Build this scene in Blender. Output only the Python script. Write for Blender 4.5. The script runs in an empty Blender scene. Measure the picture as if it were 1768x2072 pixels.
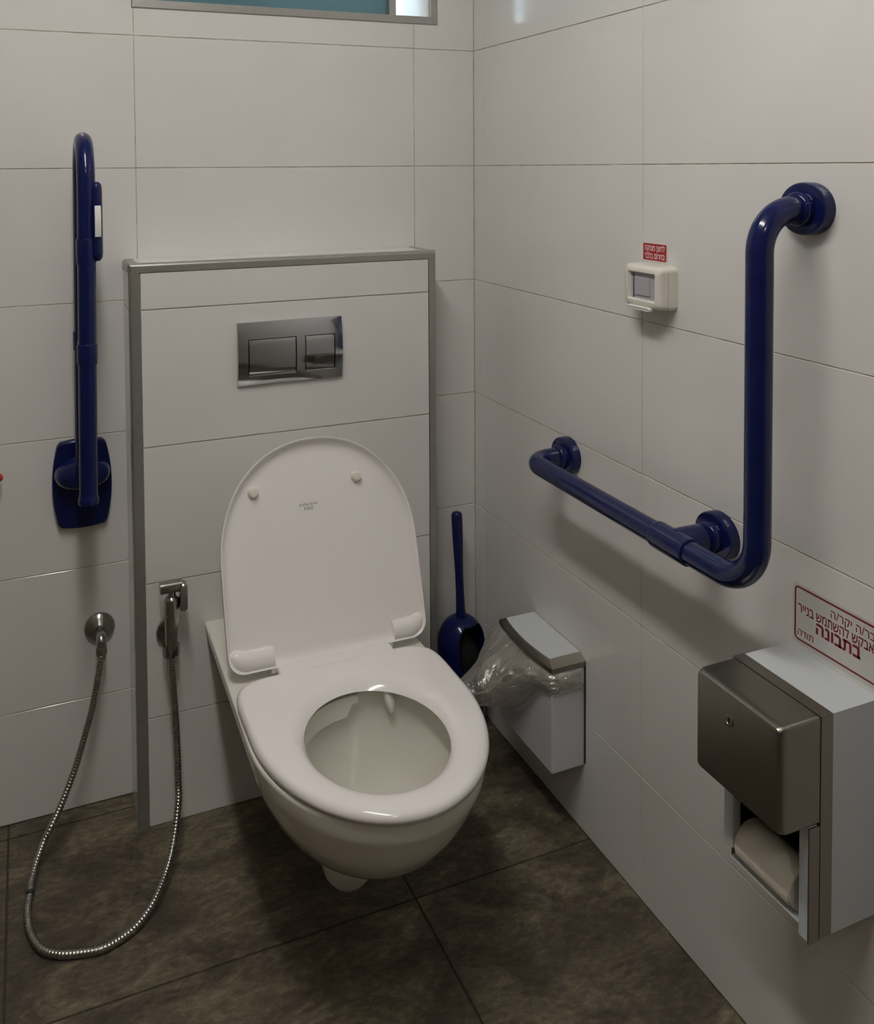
import bpy, bmesh, math, random
from mathutils import Vector, Matrix, noise
from mathutils.geometry import tessellate_polygon
random.seed(7)
PI = math.pi
sc = bpy.context.scene
COL = sc.collection

# ------------------------------------------------------------------ camera
CAM = Vector((-1.09469, -2.12696, 1.44785))
YAW, PITCH, ROLL = 0.38855, 0.03733, -0.00700
F_PX, CX, CY, W_PX, H_PX = 1830.02, 800.0, 405.02, 1768.0, 2072.0
fwd = Vector((math.sin(YAW) * math.cos(PITCH), math.cos(YAW) * math.cos(PITCH), -math.sin(PITCH)))
rgt0 = Vector((math.cos(YAW), -math.sin(YAW), 0))
up0 = rgt0.cross(fwd)
rgt = rgt0 * math.cos(ROLL) + up0 * math.sin(ROLL)
upv = up0 * math.cos(ROLL) - rgt0 * math.sin(ROLL)
cd = bpy.data.cameras.new('camera')
cd.sensor_fit = 'HORIZONTAL'
cd.sensor_width = 36.0
cd.lens = F_PX * 36.0 / W_PX
cd.shift_x = (W_PX / 2 - CX) / W_PX
cd.shift_y = (CY - H_PX / 2) / W_PX
cd.clip_start = 0.01
cam = bpy.data.objects.new('camera', cd)
M = Matrix.Identity(4)
for i in range(3):
    M[i][0], M[i][1], M[i][2], M[i][3] = rgt[i], upv[i], -fwd[i], CAM[i]
cam.matrix_world = M
COL.objects.link(cam)
sc.camera = cam

# ------------------------------------------------------------------ world, light, exposure
LAMPS = [(-1.02, -1.30), (-1.05, -2.75)]     # ceiling batten, then an added unseen fill lamp; x and mid y
LAMP_STRENGTH = 37.5
SKY_STRENGTH = 4.0
wd = bpy.data.worlds.new('overcast_sky')
sc.world = wd
wd.use_nodes = True
bgn = wd.node_tree.nodes['Background']
bgn.inputs[0].default_value = (0.74, 0.87, 1.0, 1)
bgn.inputs[1].default_value = SKY_STRENGTH
sc.view_settings.view_transform = 'Standard'
sc.view_settings.look = 'None'
sc.view_settings.gamma = 1.0
sc.view_settings.use_curve_mapping = False
sc.view_settings.exposure = 0.0
# portal that only guides daylight sampling through the window opening
pl = bpy.data.lights.new('window_portal', 'AREA')
pl.shape = 'RECTANGLE'; pl.size = 0.72; pl.size_y = 0.60
pl.cycles.is_portal = True
po = bpy.data.objects.new('window_portal', pl)
po.location = (-0.4845, 0.14, 2.13)
po.rotation_euler = (-PI / 2, 0, 0)
COL.objects.link(po)

# ------------------------------------------------------------------ materials
MATS = {}
def mat(name, color, rough=0.5, metal=0.0, coat=0.0, spec=0.5, trans=0.0, alpha=1.0, emit=None, estr=0.0):
    m = bpy.data.materials.new(name); m.use_nodes = True
    b = m.node_tree.nodes['Principled BSDF']
    b.inputs['Base Color'].default_value = (*color, 1)
    b.inputs['Roughness'].default_value = rough
    b.inputs['Metallic'].default_value = metal
    b.inputs['Coat Weight'].default_value = coat
    b.inputs['Coat Roughness'].default_value = 0.06
    b.inputs['Specular IOR Level'].default_value = spec
    b.inputs['Transmission Weight'].default_value = trans
    b.inputs['Alpha'].default_value = alpha
    if emit:
        b.inputs['Emission Color'].default_value = (*emit, 1)
        b.inputs['Emission Strength'].default_value = estr
    MATS[name] = m
    return m
def N(m, t, **k):
    n = m.node_tree.nodes.new(t)
    for a, v in k.items(): setattr(n, a, v)
    return n
def L(m, a, b): m.node_tree.links.new(a, b)
def bsdf(m): return m.node_tree.nodes['Principled BSDF']
def objco(m): return N(m, 'ShaderNodeTexCoord').outputs['Object']
def noise_tex(m, scale, detail=4, rough=0.55, vec=None, dist=0.0):
    n = N(m, 'ShaderNodeTexNoise'); n.inputs['Scale'].default_value = scale
    n.inputs['Detail'].default_value = detail; n.inputs['Roughness'].default_value = rough
    n.inputs['Distortion'].default_value = dist
    L(m, vec or objco(m), n.inputs['Vector']); return n
def ramp(m, fac, stops):
    r = N(m, 'ShaderNodeValToRGB'); e = r.color_ramp.elements
    while len(e) < len(stops): e.new(0.5)
    for el, (p, c) in zip(e, stops): el.position = p; el.color = (*c, 1)
    L(m, fac, r.inputs['Fac']); return r
def bump(m, height, strength=0.2, dist=0.002):
    b = N(m, 'ShaderNodeBump'); b.inputs['Strength'].default_value = strength
    b.inputs['Distance'].default_value = dist
    L(m, height, b.inputs['Height']); L(m, b.outputs['Normal'], bsdf(m).inputs['Normal']); return b

# glazed white wall tile: very faint cloudiness, slightly wavy glaze
m = mat('wall_tile_glaze', (0.74, 0.73, 0.71), rough=0.1, spec=0.5)
n = noise_tex(m, 3.0, 3)
r = ramp(m, n.outputs['Fac'], [(0.3, (0.715, 0.703, 0.682)), (0.7, (0.755, 0.745, 0.725))])
L(m, r.outputs['Color'], bsdf(m).inputs['Base Color'])
bump(m, noise_tex(m, 7.0, 1).outputs['Fac'], 0.03, 0.004)
rr = ramp(m, noise_tex(m, 14.0, 4).outputs['Fac'], [(0.3, (0.07,) * 3), (0.75, (0.15,) * 3)])
L(m, rr.outputs['Color'], bsdf(m).inputs['Roughness'])
m = mat('wall_grout', (0.36, 0.30, 0.22), rough=0.9)
r = ramp(m, noise_tex(m, 22.0, 4).outputs['Fac'], [(0.3, (0.27, 0.22, 0.16)), (0.5, (0.48, 0.41, 0.31)), (0.72, (0.70, 0.66, 0.58))])
L(m, r.outputs['Color'], bsdf(m).inputs['Base Color'])
# slate-look floor tile
m = mat('floor_slate', (0.1, 0.08, 0.06), rough=0.5)
tc = objco(m)
mp = N(m, 'ShaderNodeMapping'); mp.inputs['Scale'].default_value = (1.0, 1.8, 1.0); mp.inputs['Rotation'].default_value = (0, 0, 0.35)
L(m, tc, mp.inputs['Vector'])
n1 = noise_tex(m, 5.0, 8, 0.68, mp.outputs['Vector'], 0.9)
n2 = noise_tex(m, 46.0, 8, 0.75, mp.outputs['Vector'], 0.5)
r1 = ramp(m, n1.outputs['Fac'], [(0.30, (0.058, 0.042, 0.031)), (0.46, (0.100, 0.077, 0.053)), (0.58, (0.175, 0.145, 0.094)), (0.72, (0.28, 0.245, 0.168))])
r2 = ramp(m, n2.outputs['Fac'], [(0.28, (0.32,) * 3), (0.52, (0.85,) * 3), (0.74, (1.75, 1.68, 1.55))])
mx = N(m, 'ShaderNodeMixRGB', blend_type='MULTIPLY'); mx.inputs['Fac'].default_value = 1.0
L(m, r1.outputs['Color'], mx.inputs['Color1']); L(m, r2.outputs['Color'], mx.inputs['Color2'])
L(m, mx.outputs['Color'], bsdf(m).inputs['Base Color'])
rr = ramp(m, n1.outputs['Fac'], [(0.3, (0.34,) * 3), (0.7, (0.6,) * 3)])
L(m, rr.outputs['Color'], bsdf(m).inputs['Roughness'])
bump(m, n2.outputs['Fac'], 0.55, 0.004)
mat('floor_grout', (0.045, 0.034, 0.026), rough=0.6)
m = mat('plaster_taupe', (0.20, 0.165, 0.125), rough=0.85)
bump(m, noise_tex(m, 40.0, 4).outputs['Fac'], 0.1, 0.002)
m = mat('plaster_white', (0.66, 0.645, 0.61), rough=0.85)
bump(m, noise_tex(m, 40.0, 4).outputs['Fac'], 0.1, 0.002)
m = mat('brushed_aluminium', (0.42, 0.42, 0.40), rough=0.36, metal=0.75)
r = ramp(m, noise_tex(m, 60.0, 4).outputs['Fac'], [(0.3, (0.395, 0.395, 0.38)), (0.75, (0.445, 0.44, 0.42))])
L(m, r.outputs['Color'], bsdf(m).inputs['Base Color'])
m = mat('vitreous_china', (0.77, 0.745, 0.675), rough=0.10, coat=0.4)
r = ramp(m, noise_tex(m, 7.0, 3).outputs['Fac'], [(0.3, (0.745, 0.72, 0.65)), (0.7, (0.785, 0.765, 0.70))])
L(m, r.outputs['Color'], bsdf(m).inputs['Base Color'])
m = mat('duroplast_white', (0.80, 0.765, 0.75), rough=0.14, coat=0.3)
r = ramp(m, noise_tex(m, 4.0, 2).outputs['Fac'], [(0.3, (0.85, 0.815, 0.80)), (0.7, (0.87, 0.84, 0.825))])
L(m, r.outputs['Color'], bsdf(m).inputs['Base Color'])
m = mat('navy_nylon', (0.012, 0.021, 0.135), rough=0.13, coat=0.0, spec=0.42)
r = ramp(m, noise_tex(m, 25.0, 3).outputs['Fac'], [(0.3, (0.0045, 0.008, 0.062)), (0.7, (0.0065, 0.0115, 0.08))])
L(m, r.outputs['Color'], bsdf(m).inputs['Base Color'])
m = mat('chrome', (0.55, 0.57, 0.60), rough=0.06, metal=1.0)
rr = ramp(m, noise_tex(m, 30.0, 4).outputs['Fac'], [(0.3, (0.03,) * 3), (0.8, (0.13,) * 3)])
L(m, rr.outputs['Color'], bsdf(m).inputs['Roughness'])
m = mat('chrome_dull', (0.42, 0.41, 0.39), rough=0.22, metal=1.0)
rr = ramp(m, noise_tex(m, 50.0, 4).outputs['Fac'], [(0.3, (0.14,) * 3), (0.8, (0.34,) * 3)])
L(m, rr.outputs['Color'], bsdf(m).inputs['Roughness'])
m = mat('hose_steel', (0.44, 0.42, 0.40), rough=0.24, metal=1.0)
rr = ramp(m, noise_tex(m, 70.0, 3).outputs['Fac'], [(0.3, (0.16,) * 3), (0.8, (0.36,) * 3)])
L(m, rr.outputs['Color'], bsdf(m).inputs['Roughness'])
# brushed stainless steel
m = mat('stainless_steel', (0.29, 0.265, 0.23), rough=0.34, metal=1.0)
mp = N(m, 'ShaderNodeMapping'); mp.inputs['Scale'].default_value = (4.0, 220.0, 4.0)
L(m, objco(m), mp.inputs['Vector'])
nn = noise_tex(m, 3.0, 4, 0.6, mp.outputs['Vector'])
rr = ramp(m, nn.outputs['Fac'], [(0.3, (0.27,) * 3), (0.75, (0.42,) * 3)])
L(m, rr.outputs['Color'], bsdf(m).inputs['Roughness'])
m = mat('painted_steel_white', (0.60, 0.63, 0.655), rough=0.42)
bump(m, noise_tex(m, 320.0, 2).outputs['Fac'], 0.12, 0.001)
m = mat('plastic_ivory', (0.76, 0.735, 0.66), rough=0.30)
r = ramp(m, noise_tex(m, 12.0, 3).outputs['Fac'], [(0.3, (0.735, 0.71, 0.635)), (0.7, (0.78, 0.755, 0.685))])
L(m, r.outputs['Color'], bsdf(m).inputs['Base Color'])
mat('plastic_white', (0.80, 0.79, 0.75), rough=0.35)
mat('plastic_lilac', (0.42, 0.40, 0.45), rough=0.35)
mat('plastic_dark', (0.03, 0.03, 0.035), rough=0.5)
mat('interior_shade', (0.008, 0.008, 0.0085), rough=0.8, spec=0.2)  # near-black colour standing in for the shade inside openings
mat('vinyl_red', (0.37, 0.018, 0.022), rough=0.4)
mat('vinyl_white', (0.74, 0.72, 0.69), rough=0.4)
mat('vinyl_clear_grey', (0.60, 0.595, 0.57), rough=0.35)
mat('ink_maroon', (0.20, 0.008, 0.022), rough=0.5)
mat('ink_white', (0.80, 0.74, 0.72), rough=0.5)
mat('ink_grey', (0.20, 0.19, 0.19), rough=0.5)
mat('red_plastic', (0.42, 0.02, 0.02), rough=0.3)
mat('cord_white', (0.7, 0.68, 0.62), rough=0.8)
m = mat('tissue_paper', (0.90, 0.86, 0.76), rough=0.95, spec=0.1)
bump(m, noise_tex(m, 90.0, 5).outputs['Fac'], 0.35, 0.002)
m = mat('silicone_drip', (0.82, 0.80, 0.76), rough=0.3)
m = mat('lamp_diffuser', (0.9, 0.9, 0.9), rough=0.6, emit=(1.0, 0.965, 0.915), estr=LAMP_STRENGTH)
m = mat('door_laminate', (0.17, 0.16, 0.15), rough=0.55)
# window panes
m = bpy.data.materials.new('pane_turquoise'); m.use_nodes = True; MATS['pane_turquoise'] = m
b = bsdf(m); b.inputs['Base Color'].default_value = (0.22, 0.32, 0.33, 1); b.inputs['Roughness'].default_value = 0.2
tr = N(m, 'ShaderNodeBsdfTranslucent'); tr.inputs['Color'].default_value = (0.215, 0.285, 0.285, 1)
ms = N(m, 'ShaderNodeMixShader'); ms.inputs['Fac'].default_value = 0.75
L(m, b.outputs['BSDF'], ms.inputs[1]); L(m, tr.outputs['BSDF'], ms.inputs[2])
L(m, ms.outputs['Shader'], m.node_tree.nodes['Material Output'].inputs['Surface'])
m = bpy.data.materials.new('pane_clear'); m.use_nodes = True; MATS['pane_clear'] = m
gl = N(m, 'ShaderNodeBsdfGlossy'); gl.inputs['Roughness'].default_value = 0.02
tp = N(m, 'ShaderNodeBsdfTransparent'); tp.inputs['Color'].default_value = (0.93, 0.96, 0.97, 1)
ms = N(m, 'ShaderNodeMixShader'); ms.inputs['Fac'].default_value = 0.06
L(m, tp.outputs['BSDF'], ms.inputs[1]); L(m, gl.outputs['BSDF'], ms.inputs[2])
L(m, ms.outputs['Shader'], m.node_tree.nodes['Material Output'].inputs['Surface'])
# thin crumpled polythene
m = bpy.data.materials.new('polythene_film'); m.use_nodes = True; MATS['polythene_film'] = m
gl = N(m, 'ShaderNodeBsdfGlossy'); gl.inputs['Roughness'].default_value = 0.11; gl.inputs['Color'].default_value = (0.9, 0.88, 0.84, 1)
tl = N(m, 'ShaderNodeBsdfTranslucent'); tl.inputs['Color'].default_value = (0.75, 0.73, 0.70, 1)
df = N(m, 'ShaderNodeBsdfDiffuse'); df.inputs['Color'].default_value = (0.75, 0.73, 0.70, 1)
tp = N(m, 'ShaderNodeBsdfTransparent'); tp.inputs['Color'].default_value = (0.93, 0.92, 0.90, 1)
a1 = N(m, 'ShaderNodeMixShader'); a1.inputs['Fac'].default_value = 0.5
L(m, tl.outputs['BSDF'], a1.inputs[1]); L(m, df.outputs['BSDF'], a1.inputs[2])
lw = N(m, 'ShaderNodeLayerWeight'); lw.inputs['Blend'].default_value = 0.35
a2 = N(m, 'ShaderNodeMixShader'); L(m, tp.outputs['BSDF'], a2.inputs[1]); L(m, a1.outputs['Shader'], a2.inputs[2])
rm = ramp(m, lw.outputs['Facing'], [(0.0, (0.15,) * 3), (1.0, (0.72,) * 3)]); L(m, rm.outputs['Color'], a2.inputs['Fac'])
a3 = N(m, 'ShaderNodeMixShader'); a3.inputs['Fac'].default_value = 0.20
L(m, a2.outputs['Shader'], a3.inputs[1]); L(m, gl.outputs['BSDF'], a3.inputs[2])
L(m, a3.outputs['Shader'], m.node_tree.nodes['Material Output'].inputs['Surface'])
bp = N(m, 'ShaderNodeBump'); bp.inputs['Strength'].default_value = 0.7; bp.inputs['Distance'].default_value = 0.006
L(m, noise_tex(m, 38.0, 4, 0.6, None, 1.2).outputs['Fac'], bp.inputs['Height'])
for x in (gl, df, tl): L(m, bp.outputs['Normal'], x.inputs['Normal'])

# ------------------------------------------------------------------ object helpers
def root_loc(p):
    v = Vector((0, 0, 0))
    while p is not None:
        v += Vector(p.location); p = p.parent
    return v
def tag(o, label=None, cat=None, group=None, kind=None):
    if label: o['label'] = label
    if cat: o['category'] = cat
    if group: o['group'] = group
    if kind: o['kind'] = kind
    return o
def thing(name, label, cat, loc, group=None):
    o = bpy.data.objects.new(name, None); o.location = loc; o.empty_display_size = 0.05
    COL.objects.link(o)
    return tag(o, label, cat, group)
def link(name, bm, material, parent=None, smooth=True, angle=35, origin=None, weighted=True):
    """bm is in world coordinates; the object's origin is its root's base."""
    org = root_loc(parent) if parent else Vector(origin or (0, 0, 0))
    bmesh.ops.translate(bm, verts=bm.verts, vec=-org)
    bmesh.ops.recalc_face_normals(bm, faces=bm.faces)
    me = bpy.data.meshes.new(name)
    if smooth:
        ca = math.radians(angle)
        for f in bm.faces: f.smooth = True
        for e in bm.edges:
            if len(e.link_faces) == 2 and e.calc_face_angle(0) > ca: e.smooth = False
    bm.to_mesh(me); bm.free()
    me.materials.append(MATS[material])
    o = bpy.data.objects.new(name, me); COL.objects.link(o)
    if smooth and weighted:
        w = o.modifiers.new('weighted_normals', 'WEIGHTED_NORMAL'); w.keep_sharp = True
    if parent: o.parent = parent
    else: o.location = org
    return o
def add_box(bm, lo, hi, bev=0.0, seg=2):
    lo, hi = Vector(lo), Vector(hi)
    r = bmesh.ops.create_cube(bm, size=1.0)
    vs = r['verts']
    bmesh.ops.scale(bm, vec=hi - lo, verts=vs)
    bmesh.ops.translate(bm, vec=(lo + hi) / 2, verts=vs)
    if bev > 0:
        es = list({e for v in vs for e in v.link_edges})
        bmesh.ops.bevel(bm, geom=es, offset=bev, segments=seg, affect='EDGES', profile=0.5)
    return bm
def box(lo, hi, bev=0.0, seg=2): return add_box(bmesh.new(), lo, hi, bev, seg)
def add_loft(bm, rings, closed=True, cap0=True, cap1=True):
    vr = [[bm.verts.new(p) for p in r] for r in rings]
    n = len(vr[0])
    for a, b in zip(vr[:-1], vr[1:]):
        for i in range(n if closed else n - 1):
            j = (i + 1) % n
            bm.faces.new((a[i], a[j], b[j], b[i]))
    if closed and cap0: bm.faces.new(vr[0][::-1])
    if closed and cap1: bm.faces.new(vr[-1])
    return bm
def frame(t):
    t = t.normalized()
    a = Vector((0, 0, 1)) if abs(t.z) < 0.9 else Vector((1, 0, 0))
    u = t.cross(a).normalized(); return u, t.cross(u).normalized()
def add_tube(bm, pts, rad, n=16, cap=True):
    pts = [Vector(p) for p in pts]
    rr = rad if isinstance(rad, (list, tuple)) else [rad] * len(pts)
    T = [(pts[min(i + 1, len(pts) - 1)] - pts[max(i - 1, 0)]).normalized() for i in range(len(pts))]
    u, v = frame(T[0]); rings = []
    for i, p in enumerate(pts):
        if i:
            q = T[i - 1].rotation_difference(T[i]); u = q @ u; v = q @ v
        rings.append([p + (u * math.cos(2 * PI * k / n) + v * math.sin(2 * PI * k / n)) * rr[i] for k in range(n)])
    return add_loft(bm, rings, True, cap, cap)
def tube(pts, rad, n=16): return add_tube(bmesh.new(), pts, rad, n)
def add_lathe(bm, c, axis, prof, n=40, su=1.0, sv=1.0, u=None):
    """prof: (distance along axis, radius); su/sv stretch the section"""
    c = Vector(c); ax = Vector(axis).normalized()
    if u is None: u, v = frame(ax)
    else: u = Vector(u).normalized(); v = ax.cross(u).normalized()
    rings = [[c + ax * d + (u * math.cos(2 * PI * k / n) * su + v * math.sin(2 * PI * k / n) * sv) * max(r, 1e-5) for k in range(n)] for d, r in prof]
    return add_loft(bm, rings, True, True, True)
def lathe(c, axis, prof, n=40, su=1.0, sv=1.0, u=None): return add_lathe(bmesh.new(), c, axis, prof, n, su, sv, u)
def rrect(w, h, r, n=6):
    """rounded rectangle outline, centred, list of (a, b)"""
    out = []
    for cx_, cy_, a0 in ((w / 2 - r, h / 2 - r, 0), (-w / 2 + r, h / 2 - r, PI / 2), (-w / 2 + r, -h / 2 + r, PI), (w / 2 - r, -h / 2 + r, 3 * PI / 2)):
        for k in range(n + 1):
            a = a0 + PI / 2 * k / n
            out.append((cx_ + r * math.cos(a), cy_ + r * math.sin(a)))
    return out
def bez(points, per=8):
    """Catmull-Rom through points"""
    P = [Vector(p) for p in points]; P = [2 * P[0] - P[1]] + P + [2 * P[-1] - P[-2]]
    out = []
    for i in range(1, len(P) - 2):
        p0, p1, p2, p3 = P[i - 1:i + 3]
        for k in range(per):
            t = k / per
            out.append(0.5 * ((2 * p1) + (p2 - p0) * t + (2 * p0 - 5 * p1 + 4 * p2 - p3) * t * t + (3 * p1 - p0 - 3 * p2 + p3) * t ** 3))
    out.append(P[-2]); return out
def fillet(points, r, n=10):
    """polyline with rounded corners"""
    P = [Vector(p) for p in points]; rs = r if isinstance(r, (list, tuple)) else [r] * (len(P) - 2)
    out = [P[0]]
    for i in range(1, len(P) - 1):
        a, b = (P[i - 1] - P[i]).normalized(), (P[i + 1] - P[i]).normalized()
        rad = rs[i - 1]
        ang = a.angle(b); d = rad / math.tan(ang / 2)
        c = P[i] + (a + b).normalized() * (rad / math.sin(ang / 2))
        s, e = P[i] + a * d - c, P[i] + b * d - c
        tot = s.angle(e); ax = s.cross(e).normalized()
        for k in range(n + 1):
            out.append(c + Matrix.Rotation(tot * k / n, 3, ax) @ s)
    out.append(P[-1]); return out
def dense(points, step=0.03):
    out = [points[0]]
    for a, b in zip(points[:-1], points[1:]):
        k = max(1, int((b - a).length / step))
        out += [a.lerp(b, (i + 1) / k) for i in range(k)]
    return out
def text_mesh(body, size, origin, xdir, updir, material, name, parent, bold=0.0, align='CENTER', sx=1.0, fit=None, hfit=None):
    """lettering laid on a surface; xdir is the reading direction to the viewer's right"""
    cu = bpy.data.curves.new(name, 'FONT'); cu.body = body; cu.size = 1.0
    cu.align_x = align; cu.align_y = 'BOTTOM_BASELINE'; cu.resolution_u = 4
    cu.fill_mode = 'NONE'
    tmp = bpy.data.objects.new('tmp_text', cu); COL.objects.link(tmp)
    bpy.context.view_layer.update()
    dg = bpy.context.evaluated_depsgraph_get()
    src = bpy.data.meshes.new_from_object(tmp.evaluated_get(dg))
    bpy.data.objects.remove(tmp)
    # outlines -> closed loops, each filled on its own (glyph strokes may overlap); loops wound the other way are holes
    nb = {}
    for e_ in src.edges:
        a, b = e_.vertices; nb.setdefault(a, []).append(b); nb.setdefault(b, []).append(a)
    loops, seen = [], set()
    for st in range(len(src.vertices)):
        if st in seen or st not in nb: continue
        lp_, cur, prev = [], st, -1
        while cur not in seen:
            seen.add(cur); lp_.append(cur)
            nx = [k for k in nb[cur] if k != prev]
            prev, cur = cur, (nx[0] if nx else st)
        # restore the curve's own direction: vertex indices rise along it
        if len(lp_) > 2 and lp_[1] > lp_[-1]: lp_ = [lp_[0]] + lp_[:0:-1]
        P_ = [src.vertices[k].co.xy.copy() for k in lp_]
        Q_ = [p for k, p in enumerate(P_) if (p - P_[k - 1]).length > 1e-5]
        if len(Q_) > 2: loops.append(Q_)
    def area(P_): return sum(P_[k - 1].x * P_[k].y - P_[k].x * P_[k - 1].y for k in range(len(P_))) / 2
    def inside(p, P_):
        c = False
        for k in range(len(P_)):
            a, b = P_[k - 1], P_[k]
            if (a.y > p.y) != (b.y > p.y) and p.x < (b.x - a.x) * (p.y - a.y) / (b.y - a.y) + a.x: c = not c
        return c
    def fatten(P_, sgn):
        out = []
        for k in range(len(P_)):
            d = (P_[(k + 1) % len(P_)] - P_[k - 1]).normalized()
            out.append(P_[k] + Vector((d.y, -d.x)) * bold * sgn)
        return out
    def is_hole(h): return any(area(q) * area(h) < 0 and abs(area(q)) > abs(area(h)) and inside(h[0], q) for q in loops)
    holes = [q for q in loops if is_hole(q)]; outer = [q for q in loops if not is_hole(q)]
    vs_, fs_ = [], []
    for q in outer:
        hs_ = [h for h in holes if inside(h[0], q)]
        polys = [[Vector((p.x, p.y, 0)) for p in fatten(t, math.copysign(1, area(q)))] for t in [q] + hs_]
        flat = [p for t in polys for p in t]; base = len(vs_)
        for tri in tessellate_polygon(polys): fs_.append([base + t for t in tri])
        vs_ += flat
    me = bpy.data.meshes.new(name); me.from_pydata([p * size for p in vs_], [], fs_)
    xd, ud = Vector(xdir).normalized(), Vector(updir).normalized(); nd = xd.cross(ud)
    org = Vector(origin) - root_loc(parent)
    if fit:
        xs_ = [v.co.x for v in me.vertices]; sx = fit / (max(xs_) - min(xs_)); mid = (max(xs_) + min(xs_)) / 2
        for v in me.vertices: v.co.x -= mid
    if hfit:
        ys_ = [v.co.y for v in me.vertices]; q = hfit / (max(ys_) - min(ys_)); y0_ = min(ys_)
        for v in me.vertices: v.co.y = (v.co.y - y0_) * q
    for v in me.vertices:
        v.co = org + xd * v.co.x * sx + ud * v.co.y + nd * v.co.z
    me.materials.append(MATS[material])
    o = bpy.data.objects.new(name, me); COL.objects.link(o); o.parent = parent
    return o

# ------------------------------------------------------------------ the room
ROW0, ROWH = 0.248, 0.30
ZR = [0.0] + [ROW0 + ROWH * k for k in range(8)] + [2.62]
WIN = (-0.845, -0.124, 1.826, 2.42)         # opening in the back wall x0,x1,z0,z1
GAP = 0.0009
CEIL = 2.60
def grid_rects(us, zs):
    return [(a, b, c, d) for a, b in zip(us[:-1], us[1:]) for c, d in zip(zs[:-1], zs[1:])]
def cut(rects, hole):
    out = []
    x0, x1, z0, z1 = hole
    for a, b, c, d in rects:
        if b <= x0 or a >= x1 or d <= z0 or c >= z1: out.append((a, b, c, d)); continue
        if a < x0: out.append((a, x0, c, d))
        if b > x1: out.append((x1, b, c, d))
        m0, m1 = max(a, x0), min(b, x1)
        if c < z0: out.append((m0, m1, c, z0))
        if d > z1: out.append((m0, m1, z1, d))
    return out
XL, YN = -2.25, -3.3                          # unseen left and near walls
# back wall, a slab with the window opening
bm = bmesh.new()
for lo, hi in (((XL, 0.0012, 0), (WIN[0], 0.18, CEIL)), ((WIN[1], 0.0012, 0), (0.18, 0.18, CEIL)),
               ((WIN[0], 0.0012, 0), (WIN[1], 0.18, WIN[2])), ((WIN[0], 0.0012, WIN[3]), (WIN[1], 0.18, CEIL))):
    add_box(bm, lo, hi)
wall_back = tag(link('wall_back', bm, 'wall_grout', smooth=False), 'white tiled back wall behind the toilet, with a high window', kind='structure')
ends = [z for z in ZR if z < CEIL] + [CEIL]
for a, b, c, d in grid_rects([XL, -1.551, -0.861, -0.171, 0.0], ends):
    if d - c < 0.01: continue
    off = random.uniform(-0.0003, 0.0003)
    ps = cut([(a + GAP, b - GAP, c + GAP, d - GAP)], WIN)
    if not ps: continue
    bm = bmesh.new()
    for p in ps:
        add_box(bm, (p[0], off, p[2]), (p[1], 0.006 + off, p[3]), 0.0006 if len(ps) == 1 else 0, 1)
    link('tile', bm, 'wall_tile_glaze', wall_back)
wall_right = tag(link('wall_right', box((0.0012, YN, 0), (0.18, 0.0012, CEIL)), 'wall_grout', smooth=False),
                 'white tiled right wall carrying the grab bar and the dispensers', kind='structure')
for a, b, c, d in grid_rects([YN, -2.66, -2.007, -1.355, -0.703, -0.052, 0.0], ends):
    if d - c < 0.01: continue
    off = random.uniform(-0.0003, 0.0003)
    link('tile', box((off, a + GAP * .8, c + GAP), (0.006 + off, b - GAP * .8, d - GAP), 0.0006, 1), 'wall_tile_glaze', wall_right)
tag(link('wall_left', box((XL - 0.15, YN, 0), (XL, 0.18, CEIL)), 'plaster_taupe', smooth=False), 'plain taupe left wall of the room', kind='structure')
wn = tag(link('wall_near', box((XL, YN - 0.15, 0), (0.18, YN, CEIL)), 'plaster_taupe', smooth=False), 'plain taupe wall on the near side of the room', kind='structure')
tag(link('ceiling', box((XL, YN, CEIL), (0.18, 0.18, CEIL + 0.12)), 'plaster_white', smooth=False), 'plain white ceiling', kind='structure')
# floor
floor = tag(link('floor', box((XL, YN, -0.12), (0.18, 0.18, -0.0025)), 'floor_grout', smooth=False), 'dark brown slate-look tiled floor', kind='structure')
fx = [XL, -1.905, -1.157, -0.409, 0.0025]
fy = [YN, -2.955, -2.47, -1.985, -1.50, -1.015, -0.530, -0.045, 0.0025]
for i in range(len(fx) - 1):
    for j in range(len(fy) - 1):
        off = random.uniform(-0.0006, 0.0)
        link('floor_tile', box((fx[i] + 0.002, fy[j] + 0.002, -0.008 + off), (fx[i + 1] - 0.002, fy[j + 1] - 0.002, off), 0.0012, 2), 'floor_slate', floor)
# a door in the near wall, behind the photographer
dr = tag(link('door_1', box((-1.75, YN - 0.005, 0.0), (-0.85, YN + 0.035, 2.05), 0.003), 'door_laminate'), 'dark grey laminate door in the near wall', kind='structure')
hb = bmesh.new(); add_tube(hb, fillet([(-0.95, YN + .03, 1.02), (-0.95, YN + .09, 1.02), (-1.08, YN + .09, 1.02)], .02), 0.01, 10)
link('door_handle', hb, 'chrome_dull', dr)

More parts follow.
